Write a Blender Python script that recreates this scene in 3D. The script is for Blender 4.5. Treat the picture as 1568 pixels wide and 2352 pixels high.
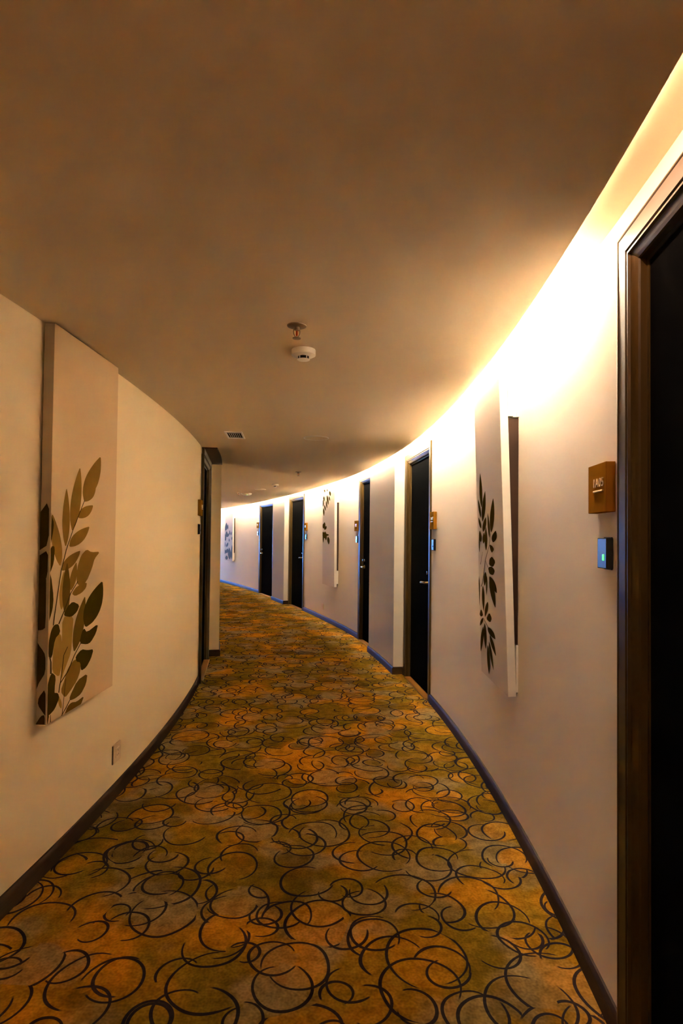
import bpy, bmesh, math, random
from mathutils import Matrix, Vector

for o in list(bpy.data.objects):
    bpy.data.objects.remove(o, do_unlink=True)
scene = bpy.context.scene
COL = scene.collection
random.seed(7)

# ------------------------------------------------------------------ camera
PITCH, ROLL, EYE = 0.02229, 0.01049, 1.5
cd = bpy.data.cameras.new('camera')
cd.sensor_fit = 'VERTICAL'
cd.sensor_height = 36.0
cd.lens = 1350.0 / 2352.0 * 36.0
cd.shift_y = 30.49 / 2352.0
cd.clip_start = 0.02
cam = bpy.data.objects.new('camera', cd)
COL.objects.link(cam)
fw = Vector((0, math.cos(PITCH), math.sin(PITCH)))
up0 = Vector((0, -math.sin(PITCH), math.cos(PITCH)))
rt = math.cos(ROLL) * Vector((1, 0, 0)) + math.sin(ROLL) * up0
up = -math.sin(ROLL) * Vector((1, 0, 0)) + math.cos(ROLL) * up0
cam.matrix_world = Matrix(((rt.x, up.x, -fw.x, 0), (rt.y, up.y, -fw.y, 0), (rt.z, up.z, -fw.z, EYE), (0, 0, 0, 1)))
scene.camera = cam

# ------------------------------------------------------------------ light and exposure
STRIP_POWER = 325.0
STRIP_COLOR = (1.0, 0.88, 0.67)
WINDOW_POWER = 72.0
WINDOW_COLOR = (0.07, 0.29, 1.0)
w = bpy.data.worlds.new('outside')
scene.world = w
w.use_nodes = True
w.node_tree.nodes['Background'].inputs[0].default_value = (0.35, 0.5, 0.8, 1)
w.node_tree.nodes['Background'].inputs[1].default_value = 0.3
scene.view_settings.view_transform = 'Standard'
scene.view_settings.look = 'None'
scene.view_settings.gamma = 1.0
scene.view_settings.use_curve_mapping = False
scene.view_settings.exposure = 0.0
scene.cycles.max_bounces = 6
scene.cycles.diffuse_bounces = 5
scene.cycles.glossy_bounces = 3
scene.cycles.sample_clamp_indirect = 0.0
scene.cycles.use_adaptive_sampling = True
scene.cycles.adaptive_threshold = 0.25
scene.cycles.adaptive_min_samples = 24
scene.cycles.caustics_reflective = False
scene.cycles.caustics_refractive = False

# ------------------------------------------------------------------ plan of the bending corridor
AX, AY = -21.3557, 3.4983        # centre of the bend
RI, RO = 20.066, 22.252          # inner and outer wall radius
ZC, ZT = 2.432, 2.500            # dropped ceiling, cove top
WALL = 0.02                      # outer wall face relative to RO
EDGE = -0.125                    # free edge of the dropped ceiling
TH0, TH1 = -0.40, 1.0            # ends of the corridor

def grow(t):
    return 7.207 * max(0.0, t - 0.3) ** 2

def slope(t):
    return 14.414 * max(0.0, t - 0.3)

def pt(r, t, z=0.0):
    return (AX + r * math.cos(t), AY + r * math.sin(t), z)

def out_pt(off, t, z=0.0):
    return pt(RO + grow(t) + off, t, z)

def in_pt(off, t, z=0.0):
    return pt(RI + grow(t) + off, t, z)

# ------------------------------------------------------------------ materials
def new_mat(name):
    m = bpy.data.materials.new(name)
    m.use_nodes = True
    nt = m.node_tree
    b = nt.nodes['Principled BSDF']
    return m, nt, b

def simple(name, col, rough=0.6, metal=0.0, spec=0.5, noise=0.06, scale=8.0, bump=0.0, bscale=120.0, coat=0.0):
    m, nt, b = new_mat(name)
    b.inputs['Roughness'].default_value = rough
    b.inputs['Metallic'].default_value = metal
    b.inputs['Specular IOR Level'].default_value = spec
    b.inputs['Coat Weight'].default_value = coat
    tc = nt.nodes.new('ShaderNodeTexCoord')
    n = nt.nodes.new('ShaderNodeTexNoise')
    n.inputs['Scale'].default_value = scale
    n.inputs['Detail'].default_value = 4
    nt.links.new(tc.outputs['Object'], n.inputs['Vector'])
    mx = nt.nodes.new('ShaderNodeMix')
    mx.data_type = 'RGBA'
    mx.inputs['A'].default_value = tuple(c * (1 - noise) for c in col) + (1,)
    mx.inputs['B'].default_value = tuple(min(1, c * (1 + noise)) for c in col) + (1,)
    nt.links.new(n.outputs['Fac'], mx.inputs['Factor'])
    nt.links.new(mx.outputs['Result'], b.inputs['Base Color'])
    if bump:
        n2 = nt.nodes.new('ShaderNodeTexNoise')
        n2.inputs['Scale'].default_value = bscale
        n2.inputs['Detail'].default_value = 3
        nt.links.new(tc.outputs['Object'], n2.inputs['Vector'])
        bp = nt.nodes.new('ShaderNodeBump')
        bp.inputs['Strength'].default_value = bump
        bp.inputs['Distance'].default_value = 0.002
        nt.links.new(n2.outputs['Fac'], bp.inputs['Height'])
        nt.links.new(bp.outputs['Normal'], b.inputs['Normal'])
    return m

def wood(name, c1, c2, rough=0.3, spec=0.5, axis=(9, 9, 0.7)):
    m, nt, b = new_mat(name)
    b.inputs['Roughness'].default_value = rough
    b.inputs['Specular IOR Level'].default_value = spec
    tc = nt.nodes.new('ShaderNodeTexCoord')
    mp = nt.nodes.new('ShaderNodeMapping')
    mp.inputs['Scale'].default_value = axis
    n = nt.nodes.new('ShaderNodeTexNoise')
    n.inputs['Scale'].default_value = 6
    n.inputs['Detail'].default_value = 6
    n.inputs['Distortion'].default_value = 0.6
    nt.links.new(tc.outputs['Object'], mp.inputs['Vector'])
    nt.links.new(mp.outputs['Vector'], n.inputs['Vector'])
    mx = nt.nodes.new('ShaderNodeMix')
    mx.data_type = 'RGBA'
    mx.inputs['A'].default_value = c1 + (1,)
    mx.inputs['B'].default_value = c2 + (1,)
    nt.links.new(n.outputs['Fac'], mx.inputs['Factor'])
    nt.links.new(mx.outputs['Result'], b.inputs['Base Color'])
    return m

def glow(name, col, power):
    m, nt, b = new_mat(name)
    b.inputs['Base Color'].default_value = (0.8, 0.8, 0.8, 1)
    b.inputs['Emission Color'].default_value = col + (1,)
    b.inputs['Emission Strength'].default_value = power
    return m

def carpet():
    m, nt, b = new_mat('carpet_swirl')
    N, L = nt.nodes.new, nt.links.new
    b.inputs['Roughness'].default_value = 0.95
    b.inputs['Specular IOR Level'].default_value = 0.0

    def setin(sock, v):
        if isinstance(v, bpy.types.NodeSocket):
            L(v, sock)
        else:
            sock.default_value = v

    def math_(op, a, bb=0.0, c=0.0):
        n = N('ShaderNodeMath')
        n.operation = op
        setin(n.inputs[0], a)
        setin(n.inputs[1], bb)
        setin(n.inputs[2], c)
        return n.outputs[0]

    def vec(op, a, bb):
        n = N('ShaderNodeVectorMath')
        n.operation = op
        setin(n.inputs[0], a)
        setin(n.inputs[1], bb)
        return n

    def rng(v, a, bb, c=0.0, d=1.0, smooth=True):
        n = N('ShaderNodeMapRange')
        n.interpolation_type = 'SMOOTHSTEP' if smooth else 'LINEAR'
        setin(n.inputs['Value'], v)
        setin(n.inputs['From Min'], a)
        setin(n.inputs['From Max'], bb)
        setin(n.inputs['To Min'], c)
        setin(n.inputs['To Max'], d)
        return n.outputs['Result']

    def noise(v, scale, detail=3.0, rough=0.55):
        n = N('ShaderNodeTexNoise')
        n.inputs['Scale'].default_value = scale
        n.inputs['Detail'].default_value = detail
        n.inputs['Roughness'].default_value = rough
        L(v, n.inputs['Vector'])
        return n

    def mix(f, a, bb):
        n = N('ShaderNodeMix')
        n.data_type = 'RGBA'
        setin(n.inputs['Factor'], f)
        setin(n.inputs['A'], a)
        setin(n.inputs['B'], bb)
        return n.outputs['Result']

    tc = N('ShaderNodeTexCoord')
    P0 = tc.outputs['Object']
    wob = noise(P0, 4.5, 0.0)
    wv = vec('SUBTRACT', wob.outputs['Color'], (0.5, 0.5, 0.5)).outputs[0]
    ws = N('ShaderNodeVectorMath')
    ws.operation = 'SCALE'
    L(wv, ws.inputs[0])
    ws.inputs['Scale'].default_value = 0.04
    P = vec('ADD', P0, ws.outputs[0]).outputs[0]
    # ground colours
    g1 = noise(P0, 1.7, 2.5).outputs['Fac']
    g2 = noise(vec('ADD', P0, (31.0, 7.0, 0)).outputs[0], 2.6, 2.0).outputs['Fac']
    OLIVE, ORANGE, GREY, DARK = CARPET
    col = mix(rng(g1, 0.45, 0.63), OLIVE + (1,), ORANGE + (1,))
    col = mix(rng(g2, 0.50, 0.66), col, GREY + (1,))
    g3 = noise(vec('ADD', P0, (-11.0, 17.0, 0)).outputs[0], 2.0, 2.0).outputs['Fac']
    col = mix(rng(g3, 0.54, 0.70, 0.0, 0.75), col, DARK + (1,))
    line = None
    layers = [(0.0, 0.0, 0.30), (3.7, 1.9, 0.34), (-2.3, 5.1, 0.37), (7.9, -4.4, 0.27), (-6.1, -3.3, 0.32)]
    for k, (ox, oy, cell) in enumerate(layers):
        q = vec('ADD', P, (ox, oy, 0.0)).outputs[0]
        v = N('ShaderNodeTexVoronoi')
        v.voronoi_dimensions = '2D'
        v.feature = 'F1'
        v.inputs['Scale'].default_value = 1.0 / cell
        v.inputs['Randomness'].default_value = 0.8
        L(q, v.inputs['Vector'])
        sep = N('ShaderNodeSeparateColor')
        L(v.outputs['Color'], sep.inputs[0])
        cr, cg, cb = sep.outputs[0], sep.outputs[1], sep.outputs[2]
        d = vec('SUBTRACT', q, v.outputs['Position']).outputs[0]
        sx = N('ShaderNodeSeparateXYZ')
        L(d, sx.inputs[0])
        ln = math_('SQRT', math_('ADD', math_('MULTIPLY', sx.outputs[0], sx.outputs[0]), math_('MULTIPLY', sx.outputs[1], sx.outputs[1])))
        ang = math_('FRACT', math_('ADD', math_('MULTIPLY', math_('ARCTAN2', sx.outputs[1], sx.outputs[0]), 0.159155), math_('ADD', cg, 0.5)))
        # the hand drawn spiral: the radius drifts a little along the turn
        rad = math_('ADD', math_('MULTIPLY_ADD', cr, cell * 0.24, cell * 0.16), math_('MULTIPLY', ang, cell * 0.07))
        arc = math_('MULTIPLY_ADD', cb, 0.5, 0.55)
        taper = math_('MULTIPLY', rng(ang, 0.0, 0.12), rng(math_('SUBTRACT', arc, ang), 0.0, 0.12))
        hw = math_('MULTIPLY_ADD', math_('MULTIPLY', taper, math_('SINE', math_('MULTIPLY', ang, 3.0))), 0.0030, 0.0019)
        dist = math_('ABSOLUTE', math_('SUBTRACT', ln, rad))
        band = math_('MULTIPLY', rng(dist, hw, math_('ADD', hw, 0.0020), 1.0, 0.0), rng(taper, 0.0, 0.25))
        line = band if line is None else math_('MAXIMUM', line, band)
        if k < 5:
            inside = rng(math_('SUBTRACT', rad, ln), -0.004, 0.02)
            amt = math_('MULTIPLY', inside, rng(cb, 0.35, 0.95, 0.0, 0.65))
            tint = mix(rng(cg, 0.45, 0.55), (DARK if k % 2 else GREY) + (1,), (ORANGE if k < 3 else OLIVE) + (1,))
            col = mix(amt, col, tint)
    fuzz = noise(P0, 110.0, 0.0).outputs['Fac']
    soft = noise(P0, 18.0, 2.0, 0.7).outputs['Fac']
    hsv = N('ShaderNodeHueSaturation')
    L(col, hsv.inputs['Color'])
    L(math_('MULTIPLY', rng(fuzz, 0.25, 0.75, 0.82, 1.18, False), rng(soft, 0.3, 0.7, 0.72, 1.28, False)), hsv.inputs['Value'])
    fin = mix(math_('MULTIPLY', line, 0.93), hsv.outputs['Color'], (0.012, 0.012, 0.022, 1))
    L(fin, b.inputs['Base Color'])
    return m

CARPET = ((0.205, 0.122, 0.012), (0.46, 0.190, 0.012), (0.25, 0.172, 0.070), (0.095, 0.052, 0.005))
M = {}
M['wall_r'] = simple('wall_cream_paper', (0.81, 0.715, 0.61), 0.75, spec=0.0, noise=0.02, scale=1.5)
M['wall_l'] = simple('wall_warm_bounce', (0.91, 0.76, 0.51), 0.75, spec=0.0, noise=0.02, scale=1.5)  # same wall paper, with warm bounce light worked into the colour
M['ceil'] = simple('ceiling_paint', (0.80, 0.67, 0.50), 0.85, spec=0.0, noise=0.015, scale=2.0)
M['cove'] = simple('cove_paint', (0.80, 0.70, 0.56), 0.8, spec=0.0, noise=0.01)
M['carpet'] = carpet()
M['base'] = wood('baseboard_wood', (0.030, 0.014, 0.005), (0.060, 0.028, 0.010), 0.58, 0.2, (3, 3, 14))
M['frame'] = wood('door_frame_lacquer', (0.062, 0.036, 0.009), (0.080, 0.046, 0.011), 0.38, 0.2)
M['leaf'] = wood('door_leaf_veneer', (0.0040, 0.0042, 0.0046), (0.0065, 0.0065, 0.0065), 0.7, 0.0)
M['thresh'] = wood('threshold_wood', (0.30, 0.11, 0.02), (0.45, 0.18, 0.035), 0.35, 0.4, (2, 14, 14))
M['brass'] = simple('polished_brass', (0.82, 0.54, 0.18), 0.28, 1.0, noise=0.03)
M['chrome'] = simple('chrome', (0.8, 0.8, 0.8), 0.15, 1.0, noise=0.02)
M['canvas'] = simple('canvas_cloth', (0.66, 0.55, 0.44), 0.85, noise=0.03, scale=5, bump=0.25, bscale=500)
M['canvas_side'] = simple('canvas_edge', (0.74, 0.68, 0.62), 0.8, noise=0.02)
M['canvas_l'] = simple('canvas_honey_cloth', (0.72, 0.52, 0.30), 0.85, noise=0.03, scale=5, bump=0.25, bscale=500)
M['canvas_side_l'] = simple('canvas_honey_edge', (0.48, 0.38, 0.26), 0.8, noise=0.02)
M['block'] = simple('spacer_block_paint', (0.80, 0.74, 0.66), 0.8, noise=0.04, scale=30)
M['d'] = simple('print_dark_olive', (0.062, 0.040, 0.004), 0.9, spec=0.0, noise=0.15, scale=20)
M['k'] = simple('print_olive', (0.16, 0.092, 0.016), 0.9, spec=0.0, noise=0.15, scale=20)
M['m'] = simple('print_tan', (0.27, 0.155, 0.030), 0.9, spec=0.0, noise=0.12, scale=20)
M['l'] = simple('print_ochre', (0.42, 0.25, 0.055), 0.9, spec=0.0, noise=0.12, scale=20)
M['s'] = simple('print_stem', (0.07, 0.04, 0.012), 0.9, spec=0.0, noise=0.1)
M['slate'] = simple('print_daylight_blue', (0.16, 0.19, 0.22), 0.9, spec=0.0, noise=0.15, scale=20)  # leaf print with the blue of the daylight mixed into its colour
M['plaque'] = wood('plaque_wood', (0.27, 0.110, 0.010), (0.34, 0.145, 0.015), 0.5, 0.0, (14, 14, 2))
M['black'] = simple('gloss_black_plastic', (0.010, 0.011, 0.013), 0.22, spec=0.35, noise=0.05)
M['white'] = simple('white_plastic', (0.92, 0.87, 0.80), 0.4, noise=0.02)
M['plate'] = simple('ivory_plastic', (0.78, 0.60, 0.38), 0.4, noise=0.02)
M['dark'] = simple('dark_void', (0.008, 0.007, 0.006), 0.9, noise=0.05)
M['steel'] = simple('sprinkler_metal', (0.26, 0.20, 0.15), 0.35, 0.7, noise=0.05)
M['bulb'] = simple('red_glass_bulb', (0.65, 0.09, 0.02), 0.15, noise=0.05)
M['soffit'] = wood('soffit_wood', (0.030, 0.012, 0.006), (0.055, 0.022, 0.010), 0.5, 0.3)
M['green'] = glow('green_led', (0.02, 1.0, 0.18), 1.6)
M['strip'] = glow('warm_led_strip', STRIP_COLOR, STRIP_POWER)
M['strip_dim'] = glow('dim_led_strip', (1.0, 0.64, 0.44), STRIP_POWER * 0.24)
M['pane'] = glow('daylit_frosted_pane', WINDOW_COLOR, WINDOW_POWER)
M['winframe'] = simple('window_frame_paint', (0.6, 0.6, 0.6), 0.4, noise=0.02)

# ------------------------------------------------------------------ helpers
def link(name, bm, mat, parent=None, smooth=False, loc=None, rot=None):
    me = bpy.data.meshes.new(name)
    bmesh.ops.recalc_face_normals(bm, faces=bm.faces)
    bm.to_mesh(me)
    bm.free()
    mats = mat if isinstance(mat, (list, tuple)) else [mat]
    for mm in mats:
        me.materials.append(M[mm])
    if smooth:
        for p in me.polygons:
            p.use_smooth = True
        try:
            me.set_sharp_from_angle(angle=math.radians(35))
        except Exception:
            pass
    o = bpy.data.objects.new(name, me)
    COL.objects.link(o)
    if parent is not None:
        o.parent = parent
    if loc is not None:
        o.location = loc
    if rot is not None:
        o.rotation_euler = rot
    return o

def tag(o, label, cat, group=None):
    o['label'] = label
    o['category'] = cat
    if group:
        o['group'] = group
    return o

def struct(o, label=None):
    o['kind'] = 'structure'
    if label:
        o['label'] = label
    return o

def empty(name, loc, rz):
    o = bpy.data.objects.new(name, None)
    o.empty_display_size = 0.1
    COL.objects.link(o)
    o.location = loc
    o.rotation_euler = (0, 0, rz)
    return o

def bx(bm, x0, x1, y0, y1, z0, z1, bev=0.0, seg=2, mi=0):
    r = bmesh.ops.create_cube(bm, size=1.0)
    vs = r['verts']
    for v in vs:
        v.co = Vector((x0 + (v.co.x + .5) * (x1 - x0), y0 + (v.co.y + .5) * (y1 - y0), z0 + (v.co.z + .5) * (z1 - z0)))
    fs = set(f for v in vs for f in v.link_faces)
    for f in fs:
        f.material_index = mi
    if bev:
        es = set(e for v in vs for e in v.link_edges)
        bmesh.ops.bevel(bm, geom=list(es), offset=bev, segments=seg, affect='EDGES', profile=0.7)
    return bm

def box(*a, **k):
    return bx(bmesh.new(), *a, **k)

def lathe(prof, n=32, axis='Z'):
    bm = bmesh.new()
    rings = []
    for r, z in prof:
        if r < 1e-6:
            rings.append([bm.verts.new((0, 0, z))])
        else:
            rings.append([bm.verts.new((r * math.cos(2 * math.pi * i / n), r * math.sin(2 * math.pi * i / n), z)) for i in range(n)])
    for a, c in zip(rings, rings[1:]):
        if len(a) == 1 and len(c) > 1:
            for i in range(n):
                bm.faces.new((a[0], c[i], c[(i + 1) % n]))
        elif len(c) == 1 and len(a) > 1:
            for i in range(n):
                bm.faces.new((a[i], a[(i + 1) % n], c[0]))
        elif len(a) > 1:
            for i in range(n):
                bm.faces.new((a[i], a[(i + 1) % n], c[(i + 1) % n], c[i]))
    if axis == 'Y':      # the lathe axis points towards -Y (out of a wall)
        bmesh.ops.transform(bm, matrix=Matrix.Rotation(math.pi / 2, 4, 'X'), verts=bm.verts)
    return bm

def tube(path, radii, n=10):
    bm = bmesh.new()
    rings = []
    P = [Vector(p) for p in path]
    for i, p in enumerate(P):
        d = (P[min(i + 1, len(P) - 1)] - P[max(i - 1, 0)]).normalized()
        a = d.orthogonal().normalized() if abs(d.z) > 0.9 else Vector((0, 0, 1)).cross(d).normalized()
        c = d.cross(a).normalized()
        r = radii[i] if isinstance(radii, (list, tuple)) else radii
        rings.append([bm.verts.new(p + a * r * math.cos(2 * math.pi * k / n) + c * r * math.sin(2 * math.pi * k / n)) for k in range(n)])
    for a, c in zip(rings, rings[1:]):
        for k in range(n):
            bm.faces.new((a[k], a[(k + 1) % n], c[(k + 1) % n], c[k]))
    bm.faces.new(rings[0])
    bm.faces.new(rings[-1])
    return bm

def sweep(bm, prof, fn, t0, t1, step=0.006):
    """closed profile of (offset, z) swept along the bend; fn(off, t, z) -> point"""
    n = max(1, int(abs(t1 - t0) / step + 0.5))
    rings = []
    for i in range(n + 1):
        t = t0 + (t1 - t0) * i / n
        rings.append([bm.verts.new(fn(o, t, z)) for o, z in prof])
    k = len(prof)
    for a, c in zip(rings, rings[1:]):
        for j in range(k):
            bm.faces.new((a[j], a[(j + 1) % k], c[(j + 1) % k], c[j]))
    bm.faces.new(rings[0])
    bm.faces.new(rings[-1])

def slab(bm, fn, o0, o1, t0, t1, z0, z1, step=0.006):
    sweep(bm, [(o0, z0), (o1, z0), (o1, z1), (o0, z1)], fn, t0, t1, step)

def out_frame(t, off=WALL):
    """origin and turn for a thing fixed to the outer wall; local -Y looks into the corridor, +X runs towards the camera"""
    phi = t - math.atan2(slope(t), RO + grow(t))
    return out_pt(off, t), phi - math.pi / 2

def in_frame(t, off=0.0):
    phi = t - math.atan2(slope(t), RI + grow(t))
    return in_pt(off, t), phi + math.pi / 2

# printed leaf outlines, metres on each canvas
LEFT_LEAVES = [
('l',[(-0.224,0.448),(-0.117,0.440),(-0.126,0.360),(-0.134,0.271),(-0.191,0.208),(-0.223,0.157),(-0.218,0.316)]),
('l',[(-0.233,0.478),(-0.213,0.501),(-0.202,0.526),(-0.197,0.551),(-0.196,0.577),(-0.199,0.604),(-0.205,0.630),(-0.215,0.657),(-0.230,0.633),(-0.241,0.608),(-0.249,0.583),(-0.254,0.558),(-0.253,0.533),(-0.248,0.506)]),
('l',[(-0.286,0.368),(-0.232,0.377),(-0.218,0.316),(-0.205,0.270),(-0.225,0.216),(-0.241,0.182),(-0.302,0.219),(-0.299,0.286)]),
('l',[(-0.215,0.034),(-0.211,0.042),(-0.211,0.051),(-0.213,0.061),(-0.218,0.071),(-0.225,0.081),(-0.233,0.091),(-0.243,0.102),(-0.245,0.093),(-0.245,0.084),(-0.244,0.075),(-0.241,0.065),(-0.236,0.055),(-0.228,0.045)]),
('m',[(-0.250,0.674),(-0.236,0.710),(-0.236,0.745),(-0.244,0.780),(-0.258,0.814),(-0.278,0.848),(-0.301,0.880),(-0.329,0.911),(-0.335,0.876),(-0.336,0.842),(-0.332,0.808),(-0.324,0.774),(-0.309,0.741),(-0.286,0.707)]),
('m',[(-0.037,0.980),(0.029,1.009),(0.074,1.042),(0.107,1.076),(0.128,1.112),(0.139,1.149),(0.142,1.187),(0.136,1.225),(0.077,1.189),(0.031,1.154),(-0.007,1.120),(-0.034,1.086),(-0.050,1.052),(-0.054,1.017)]),
('m',[(-0.148,0.831),(-0.109,0.874),(-0.085,0.918),(-0.071,0.963),(-0.064,1.009),(-0.065,1.054),(-0.071,1.100),(-0.084,1.144),(-0.116,1.097),(-0.140,1.052),(-0.158,1.007),(-0.170,0.964),(-0.174,0.920),(-0.169,0.876)]),
('m',[(-0.207,0.760),(-0.185,0.799),(-0.175,0.838),(-0.172,0.878),(-0.175,0.918),(-0.182,0.957),(-0.193,0.996),(-0.209,1.034),(-0.223,0.994),(-0.234,0.955),(-0.240,0.916),(-0.242,0.877),(-0.238,0.838),(-0.228,0.799)]),
('m',[(-0.033,0.979),(0.002,0.984),(0.028,0.992),(0.049,1.002),(0.064,1.013),(0.075,1.026),(0.083,1.041),(0.087,1.056),(0.055,1.049),(0.027,1.040),(0.004,1.031),(-0.014,1.020),(-0.028,1.009),(-0.036,0.995)]),
('m',[(-0.093,0.898),(-0.052,0.898),(-0.021,0.903),(0.005,0.911),(0.025,0.922),(0.041,0.935),(0.054,0.951),(0.061,0.968),(0.023,0.965),(-0.010,0.960),(-0.039,0.953),(-0.063,0.943),(-0.080,0.932),(-0.092,0.918)]),
('m',[(-0.174,0.762),(-0.124,0.764),(-0.085,0.772),(-0.052,0.784),(-0.025,0.799),(-0.003,0.817),(0.014,0.838),(0.027,0.861),(-0.022,0.854),(-0.064,0.845),(-0.100,0.834),(-0.130,0.821),(-0.154,0.806),(-0.170,0.787)]),
('m',[(-0.240,0.656),(-0.197,0.657),(-0.163,0.665),(-0.134,0.675),(-0.110,0.689),(-0.090,0.705),(-0.074,0.723),(-0.063,0.744),(-0.105,0.738),(-0.142,0.730),(-0.174,0.720),(-0.200,0.709),(-0.221,0.695),(-0.236,0.678)]),
('m',[(-0.152,0.558),(-0.127,0.573),(-0.111,0.591),(-0.100,0.609),(-0.095,0.629),(-0.094,0.649),(-0.096,0.670),(-0.102,0.691),(-0.123,0.674),(-0.139,0.656),(-0.152,0.638),(-0.161,0.619),(-0.165,0.600),(-0.163,0.580)]),
('m',[(-0.098,0.590),(-0.095,0.660),(-0.059,0.720),(0.000,0.749),(0.050,0.733),(0.150,0.734),(0.088,0.700),(0.061,0.652),(0.007,0.592),(-0.052,0.571)]),
('m',[(-0.143,0.545),(-0.091,0.577),(0.011,0.588),(0.002,0.560),(-0.044,0.539),(-0.108,0.530)]),
('k',[(-0.195,0.444),(-0.171,0.477),(-0.160,0.511),(-0.156,0.547),(-0.157,0.584),(-0.164,0.621),(-0.175,0.658),(-0.190,0.695),(-0.207,0.660),(-0.219,0.625),(-0.226,0.590),(-0.229,0.555),(-0.226,0.519),(-0.216,0.483)]),
('m',[(-0.167,0.203),(-0.096,0.236),(-0.036,0.205),(-0.041,0.166),(-0.072,0.127),(-0.139,0.092),(-0.185,0.075),(-0.227,0.115),(-0.189,0.164)]),
('k',[(-0.109,0.266),(-0.066,0.294),(-0.038,0.326),(-0.018,0.362),(-0.005,0.400),(-0.000,0.440),(-0.000,0.481),(-0.007,0.523),(-0.043,0.490),(-0.073,0.456),(-0.097,0.421),(-0.113,0.385),(-0.123,0.348),(-0.124,0.309)]),
('d',[(0.000,0.365),(0.075,0.379),(0.125,0.402),(0.161,0.431),(0.184,0.464),(0.195,0.501),(0.195,0.540),(0.184,0.582),(0.119,0.558),(0.067,0.533),(0.025,0.506),(-0.004,0.477),(-0.021,0.445),(-0.023,0.409)]),
('d',[(-0.057,0.299),(-0.036,0.348),(-0.010,0.366),(0.018,0.340),(0.144,0.366),(0.120,0.320),(0.063,0.284),(0.021,0.281)]),
('d',[(-0.218,0.452),(-0.179,0.489),(-0.132,0.508),(-0.063,0.484),(-0.086,0.454),(-0.141,0.436)]),
('d',[(-0.341,0.294),(-0.338,0.352),(-0.319,0.402),(-0.294,0.423),(-0.256,0.421),(-0.238,0.380),(-0.286,0.360),(-0.307,0.279)]),
('d',[(-0.093,0.245),(-0.033,0.268),(0.029,0.251),(0.097,0.244),(0.067,0.200),(0.019,0.169),(-0.035,0.163),(-0.043,0.207),(-0.085,0.219)]),
('k',[(-0.144,0.067),(-0.072,0.127),(0.034,0.137),(0.022,0.089),(-0.030,0.052),(-0.088,0.046),(-0.137,0.050)]),
('k',[(-0.191,-0.004),(-0.160,0.030),(-0.124,0.038),(-0.074,0.027),(0.003,0.035),(-0.028,0.001),(-0.052,-0.013)]),
('d',[(-0.317,0.208),(-0.302,0.216),(-0.269,0.191),(-0.285,0.124),(-0.249,0.114),(-0.236,0.089),(-0.274,0.050),(-0.320,0.036),(-0.346,0.044),(-0.351,0.164)]),
('d',[(-0.351,0.963),(-0.337,0.902),(-0.314,0.869),(-0.325,0.810),(-0.351,0.771)]),
('d',[(-0.351,0.754),(-0.324,0.770),(-0.303,0.764),(-0.308,0.696),(-0.345,0.642),(-0.355,0.636)]),
('d',[(-0.363,0.671),(-0.330,0.644),(-0.304,0.543),(-0.312,0.488),(-0.346,0.434),(-0.360,0.422)]),
('d',[(-0.358,0.303),(-0.350,0.279),(-0.356,0.226)]),
('d',[(-0.351,0.048),(-0.321,0.039),(-0.330,0.008),(-0.350,-0.015)]),
]
LEFT_STEMS = [
('s',[(-0.037,0.987),(-0.149,0.838),(-0.205,0.752),(-0.247,0.660),(-0.267,0.589),(-0.299,0.458),(-0.306,0.422),(-0.298,0.421),(-0.291,0.457),(-0.259,0.587),(-0.240,0.658),(-0.198,0.751),(-0.143,0.837),(-0.031,0.986)]),
('s',[(-0.089,0.599),(-0.155,0.550),(-0.217,0.471),(-0.261,0.422),(-0.251,0.419),(-0.209,0.469),(-0.148,0.548),(-0.083,0.597)]),
('s',[(-0.044,0.304),(-0.112,0.252),(-0.165,0.195),(-0.238,0.153),(-0.248,0.115),(-0.239,0.112),(-0.230,0.150),(-0.157,0.191),(-0.105,0.249),(-0.037,0.301)]),
('s',[(-0.174,0.306),(-0.208,0.274),(-0.220,0.215),(-0.238,0.147),(-0.230,0.144),(-0.213,0.213),(-0.202,0.272),(-0.169,0.304)]),
('s',[(-0.362,0.347),(-0.338,0.304),(-0.322,0.265),(-0.321,0.215),(-0.308,0.212),(-0.311,0.263),(-0.329,0.304),(-0.354,0.347)]),
('s',[(-0.140,0.058),(-0.181,0.028),(-0.221,-0.004),(-0.212,-0.009),(-0.174,0.024),(-0.134,0.055)]),
('s',[(-0.184,0.163),(-0.204,0.051),(-0.214,-0.004),(-0.207,-0.007),(-0.199,0.049),(-0.180,0.162)]),
('s',[(-0.312,0.036),(-0.314,-0.010),(-0.307,-0.013),(-0.308,0.035)]),
]
LEFT_SIDE = [
('d',[(0.044,0.967),(-0.003,0.902),(-0.004,0.744),(0.047,0.776)]),
('d',[(0.045,0.753),(-0.002,0.722),(-0.005,0.616),(0.020,0.616),(0.044,0.635)]),
('d',[(0.038,0.668),(0.019,0.658),(-0.007,0.630),(-0.006,0.406),(0.025,0.406),(0.041,0.418)]),
('d',[(-0.005,0.359),(0.024,0.329),(0.043,0.299),(0.044,0.224),(0.021,0.187),(-0.003,0.145)]),
('d',[(0.046,0.157),(0.017,0.118),(0.013,0.087),(0.045,0.042),(0.048,0.044)]),
('d',[(0.000,-0.021),(0.006,0.004),(0.030,0.041),(0.046,0.043),(0.046,-0.020)]),
]
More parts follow.
